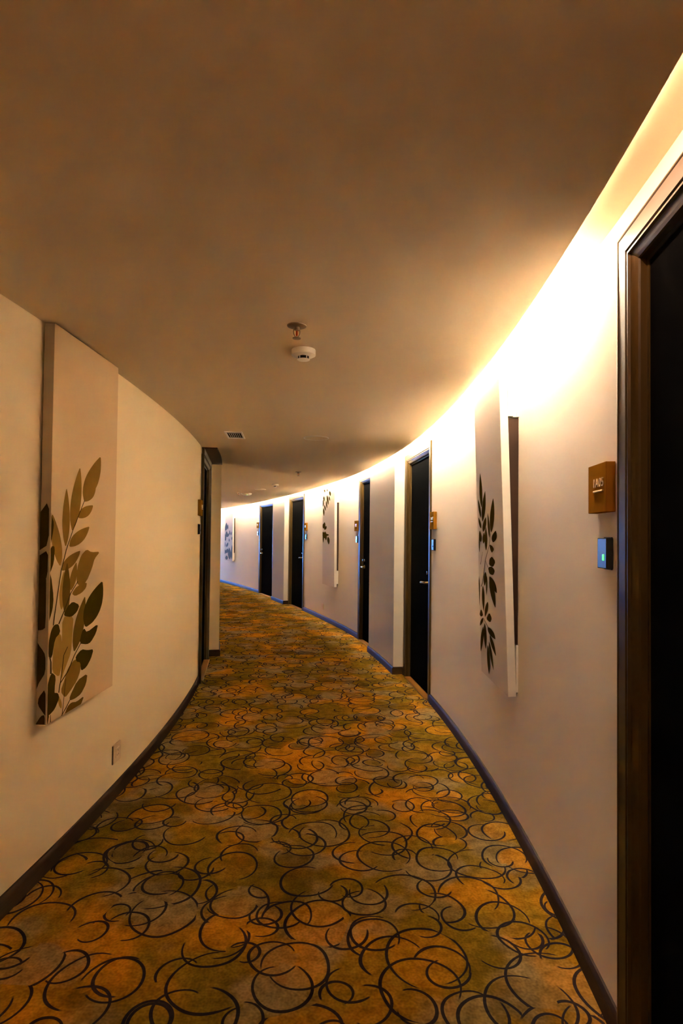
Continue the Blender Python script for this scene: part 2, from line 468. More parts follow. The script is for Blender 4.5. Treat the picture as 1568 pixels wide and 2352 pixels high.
R1_LEAVES = [
('d',[(-0.171,0.991),(-0.149,1.020),(-0.140,1.049),(-0.138,1.079),(-0.141,1.109),(-0.150,1.140),(-0.163,1.171),(-0.180,1.204),(-0.196,1.175),(-0.206,1.145),(-0.212,1.115),(-0.213,1.084),(-0.208,1.053),(-0.196,1.022)]),
('d',[(-0.156,0.906),(-0.116,0.931),(-0.091,0.956),(-0.074,0.982),(-0.064,1.008),(-0.061,1.034),(-0.062,1.061),(-0.069,1.088),(-0.100,1.064),(-0.126,1.040),(-0.148,1.015),(-0.163,0.988),(-0.171,0.962),(-0.171,0.934)]),
('d',[(-0.192,0.931),(-0.183,0.948),(-0.184,0.965),(-0.190,0.981),(-0.200,0.998),(-0.214,1.015),(-0.231,1.033),(-0.252,1.050),(-0.256,1.034),(-0.256,1.017),(-0.252,0.999),(-0.245,0.982),(-0.234,0.965),(-0.217,0.948)]),
('d',[(-0.194,0.868),(-0.186,0.879),(-0.187,0.889),(-0.193,0.899),(-0.203,0.909),(-0.218,0.919),(-0.235,0.929),(-0.256,0.939),(-0.259,0.929),(-0.258,0.918),(-0.255,0.908),(-0.247,0.898),(-0.236,0.887),(-0.219,0.878)]),
('d',[(0.045,0.840),(0.085,0.867),(0.108,0.894),(0.122,0.921),(0.129,0.949),(0.129,0.977),(0.124,1.005),(0.113,1.034),(0.082,1.008),(0.058,0.982),(0.038,0.954),(0.026,0.926),(0.021,0.898),(0.025,0.869)]),
('d',[(0.005,0.811),(0.016,0.832),(0.019,0.852),(0.019,0.873),(0.014,0.894),(0.006,0.915),(-0.005,0.937),(-0.019,0.958),(-0.026,0.937),(-0.030,0.916),(-0.031,0.895),(-0.029,0.874),(-0.023,0.852),(-0.013,0.831)]),
('d',[(-0.084,0.738),(-0.062,0.759),(-0.051,0.779),(-0.046,0.799),(-0.046,0.819),(-0.051,0.839),(-0.060,0.859),(-0.073,0.880),(-0.090,0.860),(-0.102,0.840),(-0.110,0.819),(-0.114,0.799),(-0.112,0.779),(-0.104,0.758)]),
('d',[(-0.146,0.847),(-0.109,0.859),(-0.086,0.870),(-0.071,0.883),(-0.062,0.895),(-0.059,0.908),(-0.060,0.921),(-0.066,0.935),(-0.094,0.924),(-0.118,0.913),(-0.138,0.901),(-0.152,0.888),(-0.160,0.875),(-0.159,0.862)]),
('d',[(-0.142,0.779),(-0.119,0.789),(-0.107,0.799),(-0.101,0.808),(-0.100,0.818),(-0.103,0.827),(-0.110,0.837),(-0.122,0.847),(-0.139,0.838),(-0.152,0.828),(-0.161,0.819),(-0.166,0.809),(-0.166,0.799),(-0.159,0.789)]),
('d',[(-0.208,0.788),(-0.190,0.798),(-0.184,0.809),(-0.184,0.819),(-0.189,0.829),(-0.200,0.840),(-0.214,0.850),(-0.233,0.860),(-0.245,0.849),(-0.253,0.839),(-0.256,0.828),(-0.255,0.818),(-0.248,0.808),(-0.234,0.797)]),
('d',[(0.082,0.788),(0.124,0.796),(0.148,0.804),(0.163,0.813),(0.169,0.822),(0.168,0.832),(0.162,0.842),(0.149,0.853),(0.117,0.846),(0.091,0.837),(0.071,0.829),(0.058,0.820),(0.053,0.810),(0.059,0.799)]),
('d',[(-0.257,0.723),(-0.246,0.742),(-0.239,0.761),(-0.235,0.779),(-0.234,0.798),(-0.235,0.817),(-0.237,0.836),(-0.241,0.854),(-0.250,0.836),(-0.257,0.817),(-0.262,0.798),(-0.265,0.779),(-0.266,0.761),(-0.264,0.742)]),
('d',[(-0.002,0.777),(0.059,0.771),(0.104,0.751),(0.052,0.729),(0.014,0.748)]),
('d',[(-0.011,0.694),(0.051,0.712),(0.126,0.684),(0.066,0.651),(-0.023,0.660)]),
('d',[(-0.047,0.646),(0.044,0.655),(0.109,0.635),(0.064,0.606),(-0.025,0.611)]),
('d',[(-0.112,0.617),(-0.139,0.604),(-0.154,0.591),(-0.162,0.578),(-0.165,0.566),(-0.162,0.554),(-0.156,0.542),(-0.144,0.531),(-0.123,0.544),(-0.108,0.557),(-0.096,0.570),(-0.089,0.582),(-0.088,0.594),(-0.094,0.606)]),
('d',[(-0.083,0.596),(-0.097,0.579),(-0.105,0.562),(-0.109,0.545),(-0.111,0.528),(-0.110,0.511),(-0.107,0.495),(-0.101,0.478),(-0.090,0.496),(-0.082,0.513),(-0.076,0.530),(-0.072,0.547),(-0.071,0.564),(-0.074,0.580)]),
('d',[(-0.014,0.593),(-0.030,0.565),(-0.029,0.539),(-0.018,0.515),(0.002,0.491),(0.027,0.469),(0.058,0.448),(0.095,0.429),(0.102,0.455),(0.101,0.480),(0.096,0.504),(0.083,0.527),(0.063,0.550),(0.033,0.572)]),
('d',[(-0.020,0.598),(-0.029,0.580),(-0.021,0.565),(-0.004,0.552),(0.022,0.540),(0.055,0.530),(0.092,0.521),(0.136,0.514),(0.136,0.530),(0.130,0.544),(0.118,0.557),(0.099,0.570),(0.072,0.581),(0.035,0.590)]),
('d',[(-0.186,0.533),(-0.208,0.509),(-0.217,0.485),(-0.221,0.462),(-0.219,0.440),(-0.211,0.418),(-0.200,0.397),(-0.185,0.376),(-0.170,0.400),(-0.159,0.424),(-0.153,0.447),(-0.151,0.469),(-0.154,0.491),(-0.164,0.512)]),
('d',[(-0.077,0.448),(-0.110,0.432),(-0.131,0.417),(-0.146,0.402),(-0.156,0.387),(-0.160,0.373),(-0.160,0.359),(-0.156,0.346),(-0.129,0.362),(-0.107,0.377),(-0.088,0.392),(-0.075,0.407),(-0.067,0.421),(-0.066,0.435)]),
('d',[(-0.204,0.338),(-0.235,0.329),(-0.256,0.320),(-0.271,0.311),(-0.282,0.302),(-0.289,0.293),(-0.293,0.285),(-0.292,0.276),(-0.267,0.286),(-0.245,0.295),(-0.227,0.304),(-0.212,0.313),(-0.203,0.322),(-0.199,0.330)]),
('d',[(-0.206,0.288),(-0.241,0.261),(-0.264,0.235),(-0.280,0.210),(-0.290,0.186),(-0.295,0.162),(-0.295,0.139),(-0.291,0.117),(-0.262,0.144),(-0.238,0.171),(-0.219,0.196),(-0.205,0.221),(-0.196,0.244),(-0.195,0.267)]),
('d',[(-0.169,0.313),(-0.190,0.287),(-0.199,0.263),(-0.201,0.240),(-0.197,0.217),(-0.187,0.196),(-0.174,0.176),(-0.156,0.157),(-0.142,0.182),(-0.133,0.206),(-0.127,0.230),(-0.127,0.252),(-0.132,0.274),(-0.144,0.294)]),
('d',[(-0.093,0.299),(-0.097,0.284),(-0.085,0.273),(-0.065,0.266),(-0.037,0.260),(-0.003,0.257),(0.035,0.256),(0.078,0.256),(0.074,0.268),(0.064,0.278),(0.049,0.287),(0.028,0.293),(-0.001,0.298),(-0.039,0.301)]),
('d',[(-0.049,0.262),(-0.051,0.242),(-0.042,0.226),(-0.026,0.211),(-0.005,0.197),(0.020,0.185),(0.048,0.174),(0.080,0.164),(0.076,0.181),(0.068,0.197),(0.057,0.213),(0.041,0.227),(0.019,0.240),(-0.009,0.252)]),
('d',[(-0.102,0.197),(-0.122,0.168),(-0.130,0.141),(-0.131,0.115),(-0.128,0.091),(-0.119,0.067),(-0.107,0.044),(-0.091,0.023),(-0.078,0.051),(-0.069,0.078),(-0.065,0.104),(-0.064,0.129),(-0.069,0.153),(-0.080,0.176)]),
('d',[(-0.073,0.222),(-0.076,0.196),(-0.071,0.173),(-0.061,0.150),(-0.046,0.129),(-0.028,0.109),(-0.007,0.090),(0.017,0.072),(0.016,0.095),(0.012,0.118),(0.004,0.141),(-0.007,0.163),(-0.022,0.183),(-0.043,0.204)]),
('d',[(-0.277,0.584),(-0.290,0.557),(-0.297,0.529),(-0.301,0.502),(-0.302,0.475),(-0.301,0.448),(-0.298,0.422),(-0.292,0.395),(-0.283,0.423),(-0.275,0.451),(-0.269,0.478),(-0.266,0.505),(-0.265,0.532),(-0.268,0.558)]),
('d',[(-0.252,0.385),(-0.215,0.370),(-0.201,0.351),(-0.259,0.336),(-0.296,0.345)]),
('d',[(-0.124,0.342),(-0.044,0.390),(0.013,0.363),(-0.029,0.332)]),
]
R1_STEMS = [
('s',[(0.035,0.837),(-0.013,0.767),(-0.109,0.685),(-0.147,0.627),(-0.198,0.547),(-0.236,0.521),(-0.222,0.521),(-0.185,0.547),(-0.135,0.627),(-0.098,0.685),(-0.004,0.767),(0.043,0.837)]),
('s',[(-0.196,0.337),(-0.087,0.296),(-0.076,0.299),(-0.189,0.339)]),
('s',[(-0.170,0.731),(-0.236,0.654),(-0.226,0.654),(-0.165,0.731)]),
('s',[(-0.106,0.684),(-0.051,0.645),(-0.042,0.646),(-0.101,0.685)]),
]
R2_LEAVES = [
('d',[(-6.855,2.326),(-6.888,2.308),(-6.891,2.288),(-6.876,2.269),(-6.846,2.248),(-6.802,2.228),(-6.780,2.247),(-6.771,2.266),(-6.777,2.285),(-6.801,2.305)]),
('d',[(-6.900,2.239),(-6.915,2.220),(-6.911,2.201),(-6.894,2.182),(-6.867,2.163),(-6.831,2.144),(-6.823,2.163),(-6.824,2.182),(-6.835,2.200),(-6.857,2.219)]),
('d',[(-7.016,2.265),(-7.040,2.228),(-7.036,2.191),(-7.013,2.153),(-6.976,2.115),(-6.926,2.077),(-6.913,2.113),(-6.912,2.150),(-6.925,2.188),(-6.956,2.226)]),
('d',[(-7.062,2.166),(-7.086,2.138),(-7.087,2.110),(-7.074,2.080),(-7.050,2.051),(-7.016,2.022),(-7.001,2.050),(-6.996,2.078),(-7.001,2.107),(-7.020,2.136)]),
('d',[(-7.225,2.260),(-7.260,2.241),(-7.269,2.221),(-7.261,2.200),(-7.240,2.178),(-7.207,2.156),(-7.181,2.175),(-7.168,2.195),(-7.167,2.216),(-7.183,2.237)]),
('d',[(-7.280,2.198),(-7.313,2.173),(-7.321,2.147),(-7.313,2.120),(-7.292,2.093),(-7.261,2.065),(-7.238,2.091),(-7.225,2.116),(-7.225,2.142),(-7.240,2.169)]),
('d',[(-7.177,2.099),(-7.196,2.076),(-7.191,2.053),(-7.173,2.030),(-7.144,2.007),(-7.105,1.984),(-7.095,2.007),(-7.095,2.030),(-7.105,2.052),(-7.130,2.075)]),
('d',[(-7.240,2.046),(-7.273,2.017),(-7.280,1.987),(-7.271,1.956),(-7.248,1.926),(-7.213,1.895),(-7.189,1.924),(-7.177,1.954),(-7.178,1.984),(-7.196,2.014)]),
('d',[(-7.189,2.379),(-7.217,2.367),(-7.221,2.355),(-7.210,2.342),(-7.186,2.329),(-7.152,2.316),(-7.133,2.327),(-7.124,2.340),(-7.128,2.352),(-7.146,2.365)]),
('d',[(-7.011,2.374),(-7.033,2.365),(-7.037,2.354),(-7.032,2.342),(-7.017,2.331),(-6.995,2.318),(-6.979,2.328),(-6.971,2.339),(-6.972,2.350),(-6.983,2.362)]),
('d',[(-7.211,1.671),(-7.138,1.692),(-7.109,1.715),(-7.107,1.740),(-7.126,1.765),(-7.165,1.791),(-7.222,1.770),(-7.260,1.747),(-7.277,1.723),(-7.266,1.698)]),
('d',[(-7.245,1.672),(-7.213,1.690),(-7.205,1.709),(-7.212,1.728),(-7.232,1.746),(-7.263,1.765),(-7.287,1.747),(-7.299,1.728),(-7.300,1.709),(-7.285,1.690)]),
('d',[(-7.169,1.647),(-7.095,1.655),(-7.053,1.667),(-7.033,1.682),(-7.028,1.700),(-7.038,1.719),(-7.100,1.711),(-7.148,1.700),(-7.180,1.686),(-7.191,1.669)]),
('d',[(-7.239,1.513),(-7.181,1.536),(-7.165,1.558),(-7.175,1.580),(-7.206,1.603),(-7.257,1.625),(-7.300,1.602),(-7.325,1.580),(-7.328,1.557),(-7.304,1.535)]),
('d',[(-7.105,1.559),(-7.057,1.545),(-7.011,1.541),(-6.964,1.542),(-6.918,1.548),(-6.873,1.559),(-6.919,1.569),(-6.966,1.575),(-7.012,1.577),(-7.058,1.573)]),
('d',[(-7.153,1.494),(-7.058,1.519),(-7.025,1.544),(-7.029,1.570),(-7.063,1.596),(-7.124,1.624),(-7.197,1.600),(-7.244,1.575),(-7.259,1.549),(-7.237,1.522)]),
('d',[(-7.242,1.587),(-7.279,1.552),(-7.292,1.517),(-7.289,1.481),(-7.274,1.445),(-7.248,1.410),(-7.219,1.446),(-7.202,1.481),(-7.197,1.516),(-7.207,1.552)]),
('d',[(-7.089,1.578),(-7.138,1.553),(-7.150,1.529),(-7.140,1.505),(-7.112,1.481),(-7.067,1.458),(-7.032,1.482),(-7.012,1.507),(-7.011,1.530),(-7.032,1.554)]),
('d',[(-6.938,1.531),(-6.986,1.501),(-6.994,1.471),(-6.976,1.442),(-6.938,1.414),(-6.883,1.387),(-6.849,1.417),(-6.834,1.447),(-6.838,1.476),(-6.868,1.504)]),
]
R3_LEAVES = [
('d',[(-16.907,1.701),(-16.791,1.753),(-16.746,1.807),(-16.744,1.862),(-16.777,1.918),(-16.842,1.976),(-16.933,1.923),(-16.992,1.870),(-17.016,1.815),(-16.997,1.758)]),
('d',[(-16.691,1.739),(-16.635,1.774),(-16.615,1.810),(-16.618,1.847),(-16.638,1.883),(-16.675,1.921),(-16.719,1.885),(-16.746,1.849),(-16.755,1.813),(-16.741,1.776)]),
('d',[(-17.067,1.636),(-16.997,1.682),(-16.969,1.729),(-16.968,1.777),(-16.988,1.825),(-17.027,1.873),(-17.082,1.827),(-17.118,1.780),(-17.133,1.732),(-17.121,1.684)]),
('d',[(-16.941,1.372),(-16.860,1.428),(-16.851,1.481),(-16.888,1.533),(-16.961,1.585),(-17.067,1.636),(-17.123,1.581),(-17.146,1.527),(-17.132,1.473),(-17.073,1.422)]),
('d',[(-16.731,1.504),(-16.613,1.523),(-16.547,1.547),(-16.514,1.574),(-16.507,1.603),(-16.523,1.634),(-16.622,1.614),(-16.698,1.591),(-16.748,1.566),(-16.766,1.538)]),
('d',[(-16.785,1.491),(-16.690,1.534),(-16.666,1.576),(-16.685,1.617),(-16.739,1.659),(-16.825,1.700),(-16.895,1.658),(-16.933,1.616),(-16.936,1.574),(-16.895,1.532)]),
('d',[(-16.411,1.569),(-16.371,1.601),(-16.367,1.632),(-16.386,1.663),(-16.422,1.694),(-16.474,1.724),(-16.501,1.693),(-16.512,1.661),(-16.506,1.630),(-16.476,1.599)]),
('d',[(-16.303,1.556),(-16.249,1.581),(-16.222,1.606),(-16.212,1.631),(-16.215,1.657),(-16.231,1.684),(-16.275,1.660),(-16.308,1.635),(-16.327,1.610),(-16.329,1.584)]),
('d',[(-16.505,1.350),(-16.466,1.373),(-16.455,1.397),(-16.461,1.420),(-16.480,1.443),(-16.512,1.466),(-16.542,1.443),(-16.559,1.419),(-16.562,1.396),(-16.547,1.373)]),
('d',[(-16.214,1.403),(-16.170,1.429),(-16.153,1.454),(-16.154,1.480),(-16.168,1.505),(-16.195,1.531),(-16.229,1.506),(-16.251,1.480),(-16.259,1.455),(-16.250,1.429)]),
('d',[(-16.984,1.175),(-16.934,1.229),(-16.943,1.279),(-16.988,1.328),(-17.063,1.377),(-17.164,1.424),(-17.193,1.371),(-17.195,1.319),(-17.169,1.268),(-17.105,1.220)]),
('d',[(-16.820,1.177),(-16.701,1.205),(-16.638,1.235),(-16.612,1.267),(-16.613,1.301),(-16.639,1.336),(-16.738,1.308),(-16.812,1.278),(-16.857,1.247),(-16.867,1.214)]),
('d',[(-16.970,0.951),(-16.871,1.001),(-16.867,1.043),(-16.923,1.080),(-17.027,1.114),(-17.174,1.145),(-17.240,1.098),(-17.263,1.054),(-17.237,1.014),(-17.151,0.979)]),
('d',[(-16.835,0.981),(-16.680,1.007),(-16.607,1.038),(-16.584,1.070),(-16.601,1.104),(-16.654,1.141),(-16.780,1.114),(-16.870,1.084),(-16.919,1.053),(-16.918,1.019)]),
('d',[(-16.417,0.785),(-16.291,0.870),(-16.262,0.950),(-16.293,1.028),(-16.372,1.106),(-16.495,1.182),(-16.587,1.100),(-16.635,1.018),(-16.635,0.937),(-16.574,0.859)]),
('d',[(-16.203,0.792),(-16.118,0.891),(-16.088,0.988),(-16.092,1.084),(-16.123,1.180),(-16.179,1.276),(-16.245,1.179),(-16.286,1.081),(-16.299,0.984),(-16.279,0.887)]),
('d',[(-16.795,0.773),(-16.668,0.804),(-16.626,0.834),(-16.636,0.862),(-16.687,0.890),(-16.776,0.917),(-16.873,0.887),(-16.932,0.857),(-16.950,0.827),(-16.914,0.799)]),
]

# ------------------------------------------------------------------ the setting
DOORS = {   # name: outer edges along the bend (far, near), handle side, plaque and reader heights
    1: (-0.0771, -0.1245), 2: (0.1358, 0.0868), 3: (0.2415, 0.1990), 4: (0.4525, 0.3987), 5: (0.5762, 0.5150)}
FRAME_H, CASE = 2.42, 0.10
PILASTERS = [(0.1385, 0.1965), (0.4545, 0.5016)]
PF = -0.095
LDOOR = (0.127, 0.190)
LPIL = (0.1970, 0.238)

floor_bm = bmesh.new()
def mid_pt(off, t, z=0.0):
    return pt(RI + grow(t) + off, t, z)
slab(floor_bm, mid_pt, -0.5, 2.6, TH0 - 0.02, TH1 + 0.02, -0.08, 0.0, 0.012)
floor = struct(link('floor', floor_bm, 'carpet'), 'patterned carpet of orange and olive blotches with dark looping rings')

bm = bmesh.new()
slab(bm, in_pt, -0.4, 2.186 + EDGE, TH0 - 0.02, TH1 + 0.02, ZC, ZT, 0.006)
ceiling = struct(link('ceiling', bm, 'ceil', smooth=True), 'plain beige dropped ceiling following the bend')
bm = bmesh.new()
slab(bm, in_pt, -0.4, 2.6, TH0 - 0.02, TH1 + 0.02, ZT + 0.0005, ZT + 0.12, 0.006)
link('cove_lining', bm, 'cove', ceiling, smooth=True)

# outer wall with openings for the doors
bm = bmesh.new()
cuts = []
for k, (a, c) in sorted(DOORS.items()):
    e = 0.05 / RO
    cuts.append((c + e, a - e))
cuts.sort()
t = TH0
for c0, c1 in cuts:
    slab(bm, out_pt, WALL, WALL + 0.16, t, c0, 0.0, ZT)
    slab(bm, out_pt, WALL, WALL + 0.16, c0, c1, FRAME_H - 0.05, ZT)
    t = c1
slab(bm, out_pt, WALL, WALL + 0.16, t, TH1, 0.0, ZT)
wall_r = struct(link('wall_right', bm, 'wall_r', smooth=True), 'curving cream wall lit from the cove above')
for a, c in PILASTERS:
    bm = bmesh.new()
    slab(bm, out_pt, PF, WALL + 0.01, a, c, 0.0, ZT)
    link('pilaster', bm, 'wall_r', wall_r, smooth=True)

bm = bmesh.new()
e = 0.05 / RI
slab(bm, in_pt, -0.16, 0.0, TH0, LDOOR[0] + e, 0.0, ZC)
slab(bm, in_pt, -0.16, 0.0, LDOOR[0] + e, LDOOR[1] - e, FRAME_H - 0.05, ZC)
slab(bm, in_pt, -0.16, 0.0, LDOOR[1] - e, TH1, 0.0, ZC)
wall_l = struct(link('wall_left', bm, 'wall_l', smooth=True), 'curving wall on the inside of the bend, warm bounce light put into its colour')
bm = bmesh.new()
slab(bm, in_pt, -0.01, 0.150, LPIL[0], LPIL[1], 0.0, ZC)
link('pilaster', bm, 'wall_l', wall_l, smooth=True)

bm = bmesh.new()
slab(bm, in_pt, -0.2, 2.5, TH0 - 0.008, TH0 - 0.001, 0.0, ZT)
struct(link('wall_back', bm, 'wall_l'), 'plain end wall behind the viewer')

# far end wall with a tall daylit window
WZ0, WZ1, WO0, WO1 = 0.35, 2.25, 0.25, 1.95
bm = bmesh.new()
for o0, o1, z0, z1 in ((-0.2, WO0, 0, ZT), (WO1, 2.5, 0, ZT), (WO0, WO1, 0, WZ0), (WO0, WO1, WZ1, ZT)):
    slab(bm, in_pt, o0, o1, TH1 + 0.001, TH1 + 0.008, z0, z1)
struct(link('wall_far', bm, 'wall_r'), 'end wall around the bend holding a tall window')
bm = bmesh.new()
slab(bm, in_pt, WO0, WO1, TH1 + 0.0045, TH1 + 0.0055, WZ0, WZ1)
win = struct(link('window_1', bm, 'pane'), 'tall frosted window full of blue daylight')
bm = bmesh.new()
for o0, o1, z0, z1 in ((WO0, WO0 + .05, WZ0, WZ1), (WO1 - .05, WO1, WZ0, WZ1), (1.07, 1.13, WZ0, WZ1), (WO0, WO1, WZ0, WZ0 + .05), (WO0, WO1, WZ1 - .05, WZ1)):
    slab(bm, in_pt, o0, o1, TH1 + 0.002, TH1 + 0.0044, z0, z1)
link('window_frame', bm, 'winframe', win)

# baseboards
def base_prof(o, s, h=0.082, th=0.016):
    return [(o, 0), (o + s * th, 0), (o + s * th, h - 0.022), (o + s * (th - 0.003), h - 0.010), (o + s * (th - 0.009), h - 0.002), (o, h)]
bm = bmesh.new()
runs = []
t = TH0
for k in (1, 2, 3, 4, 5):
    a, c = DOORS[k]
    runs.append((t, c))
    t = a
runs.append((t, TH1))
for t0, t1 in runs:
    sweep(bm, base_prof(WALL, -1), out_pt, t0, t1)
for a, c in PILASTERS:
    g = 0.016 / RO
    sweep(bm, base_prof(PF, -1), out_pt, a - g, c + g)
    slab(bm, out_pt, PF, WALL - 0.017, a - g, a, 0, 0.080)
    slab(bm, out_pt, PF, WALL - 0.017, c, c + g, 0, 0.080)
struct(link('baseboard_right', bm, 'base', smooth=True), 'dark wood baseboard along the curving right wall')
bm = bmesh.new()
sweep(bm, base_prof(0.0, 1), in_pt, TH0, LDOOR[0])
sweep(bm, base_prof(0.0, 1), in_pt, LPIL[1], TH1)
g = 0.016 / RI
sweep(bm, base_prof(0.150, 1), in_pt, LPIL[0] - g, LPIL[1] + g)
slab(bm, in_pt, 0.0, 0.150, LPIL[0] - g, LPIL[0], 0, 0.080)
struct(link('baseboard_left', bm, 'base', smooth=True), 'dark wood baseboard along the curving left wall')

# hidden light strip tucked behind the ceiling lip; it ends over the nearest door
STRIP_END = -0.070
bm = bmesh.new()
LIP = [(EDGE + -0.0009, ZC + 0.0536), (EDGE + 0.0119, ZC + 0.0564), (EDGE + 0.0117, ZC + 0.0573), (EDGE + -0.0011, ZC + 0.0546)]
sweep(bm, LIP, out_pt, STRIP_END, TH1, 0.03)
tag(link('cove_light_strip', bm, 'strip'), 'bright warm strip hidden behind the ceiling lip along the right wall', 'light strip')
bm = bmesh.new()
sweep(bm, LIP, out_pt, TH0, STRIP_END - 0.001, 0.03)
tag(link('cove_light_strip', bm, 'strip_dim'), 'dimmer rosy strip hidden behind the ceiling lip above the nearest right door', 'light strip')

# dark soffit panel over the left door
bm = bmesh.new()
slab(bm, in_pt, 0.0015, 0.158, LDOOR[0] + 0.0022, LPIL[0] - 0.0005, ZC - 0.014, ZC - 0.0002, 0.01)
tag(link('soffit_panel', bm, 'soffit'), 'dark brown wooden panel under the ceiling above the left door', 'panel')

# ------------------------------------------------------------------ doors
PROF = [(0.0, 0.0), (0.0, -0.018), (0.004, -0.022), (0.009, -0.0225), (0.012, -0.020), (0.058, -0.018), (0.060, -0.010), (0.064, -0.010), (0.066, -0.016),
        (0.072, -0.016), (0.074, -0.008), (0.080, -0.006), (0.090, -0.001), (0.098, 0.004), (0.100, 0.010), (0.100, 0.028), (0.112, 0.028), (0.112, 0.07), (0.06, 0.07), (0.055, 0.0)]

def u_frame(wd, ht):
    bm = bmesh.new()
    rings = []
    h = wd / 2
    for c in range(4):
        ring = []
        for wv, y in PROF:
            x = (-h + wv) if c < 2 else (h - wv)
            z = 0.0 if c in (0, 3) else ht - wv
            ring.append(bm.verts.new((x, y, z)))
        rings.append(ring)
    k = len(PROF)
    for a, c in zip(rings, rings[1:]):
        for j in range(k):
            bm.faces.new((a[j], a[(j + 1) % k], c[(j + 1) % k], c[j]))
    bm.faces.new(rings[0])
    bm.faces.new(rings[-1])
    return bm

def make_door(n, frame_of, far, near, handle, label, rr):
    tm = (far + near) / 2
    loc, rz = frame_of(tm)
    wd = abs(far - near) * rr
    root = struct(empty('door_%d' % n, loc, rz), label)
    link('door_frame', u_frame(wd, FRAME_H), 'frame', root)
    h = wd / 2 - 0.108
    lf = link('door_leaf', box(-h, h, 0.032, 0.072, 0.012, FRAME_H - 0.108, bev=0.002, seg=1), 'leaf', root)
    link('threshold', box(-wd / 2 + 0.10, wd / 2 - 0.10, -0.030, 0.070, 0.0, 0.010, bev=0.003, seg=2), 'thresh', root)
    bm = box(-wd / 2 + 0.10, wd / 2 - 0.10, -0.036, -0.030, 0.0, 0.011)
    link('threshold_trim', bm, 'brass', root)
    s = handle
    if not s:
        return root
    hx, hz = s * (h - 0.075), 1.085
    # lever handle
    hd = link('lever_handle', tube([(hx, -0.02, hz), (hx - s * 0.02, -0.027, hz + 0.001), (hx - s * 0.07, -0.029, hz), (hx - s * 0.125, -0.026, hz - 0.004)], [0.011, 0.0105, 0.010, 0.012], 12), 'brass', lf, smooth=True)
    bm = lathe([(0.0, 0.0), (0.026, 0.0), (0.027, 0.004), (0.022, 0.009), (0.011, 0.010), (0.010, 0.050), (0.0, 0.052)], 24, 'Y')
    link('handle_rose', bm, 'brass', lf, smooth=True, loc=(hx, 0.032, hz))
    bm = lathe([(0.0, 0.0), (0.024, 0.0), (0.025, 0.005), (0.018, 0.012), (0.008, 0.013), (0.007, 0.026), (0.0, 0.027)], 24, 'Y')
    bx(bm, -0.004, 0.004, -0.034, -0.014, -0.016, 0.016, bev=0.002)
    link('deadbolt_turn', bm, 'chrome', lf, smooth=True, loc=(hx - s * 0.004, 0.032, hz + 0.095))
    return root

make_door(1, out_frame, DOORS[1][0], DOORS[1][1], 1, 'tall dark door in a moulded brown frame at the right edge', RO)
make_door(2, out_frame, DOORS[2][0], DOORS[2][1], 1, 'dark door with brass lever between leaning canvas and wall projection', RO)
make_door(3, out_frame, DOORS[3][0], DOORS[3][1], -1, 'dark door half hidden behind the nearer wall projection', RO)
make_door(4, out_frame, DOORS[4][0], DOORS[4][1], 1, 'dark door with tiny brass lever beyond the middle canvas', RO + 0.1)
make_door(5, out_frame, DOORS[5][0], DOORS[5][1], -1, 'farthest dark door with blue daylight on its frame', RO + 0.45)
make_door(6, in_frame, LDOOR[0], LDOOR[1], 0, 'dark door seen edge on at the end of the left wall', RI)

# ------------------------------------------------------------------ room number plaques and card readers
def text_mesh(name, s, size, depth, mat, parent, loc):
    cu = bpy.data.curves.new(name, 'FONT')
    cu.body = s
    cu.size = size
    cu.extrude = depth
    cu.space_character = 1.12
    cu.align_x = 'CENTER'
    cu.align_y = 'CENTER'
    tmp = bpy.data.objects.new('tmp', cu)
    COL.objects.link(tmp)
    dg = bpy.context.evaluated_depsgraph_get()
    me = bpy.data.meshes.new_from_object(tmp.evaluated_get(dg))
    bpy.data.objects.remove(tmp, do_unlink=True)
    me.materials.clear()
    me.materials.append(M[mat])
    o = bpy.data.objects.new(name, me)
    COL.objects.link(o)
    o.parent = parent
    o.location = loc
    o.rotation_euler = (math.pi / 2, 0, 0)
    return o

def plaque(frame_of, t, z0, label, text=None, sz=0.158, th=0.030):
    (x, y, _), rz = frame_of(t)
    root = tag(empty('room_number_plaque', (x, y, z0), rz), label, 'plaque', 'room number plaques beside the doors')
    bm = box(-sz / 2, sz / 2, -th, 0.0, 0.0, sz, bev=0.0015, seg=1)
    link('plaque_board', bm, 'plaque', root)
    if text:
        text_mesh('room_number', text, 0.040, 0.0014, 'brass', root, (0.018, -th - 0.0014, sz * 0.60))
    else:
        bm = bmesh.new()
        for i in range(4):
            bx(bm, -0.020 + i * 0.019, -0.010 + i * 0.019, -th - 0.005, -th + 0.001, sz * 0.50, sz * 0.70, bev=0.001, seg=1)
        link('room_number', bm, 'brass', root)
    link('underline_bar', box(-0.022, 0.058, -th - 0.005, -th + 0.001, sz * 0.42, sz * 0.455, bev=0.001, seg=1), 'brass', root)
    return root

def reader(frame_of, t, z0, label, lit=False, wd=0.078, ht=0.098, th=0.022):
    (x, y, _), rz = frame_of(t)
    root = tag(empty('card_reader', (x, y, z0), rz), label, 'card reader', 'black card readers beside the doors')
    link('reader_body', box(-wd / 2, wd / 2, -th, 0.0, 0.0, ht, bev=0.003, seg=2), 'black', root)
    link('mounting_plate', box(-wd / 2 + 0.006, wd / 2 - 0.006, -0.004, 0.002, -0.003, ht + 0.003, bev=0.001, seg=1), 'dark', root)
    bm = box(-0.006, 0.006, -th - 0.0025, -th + 0.002, 0.026, 0.046, bev=0.0025, seg=2)
    link('indicator_light', bm, 'green' if lit else 'dark', root, loc=(0.014, 0, 0))
    return root

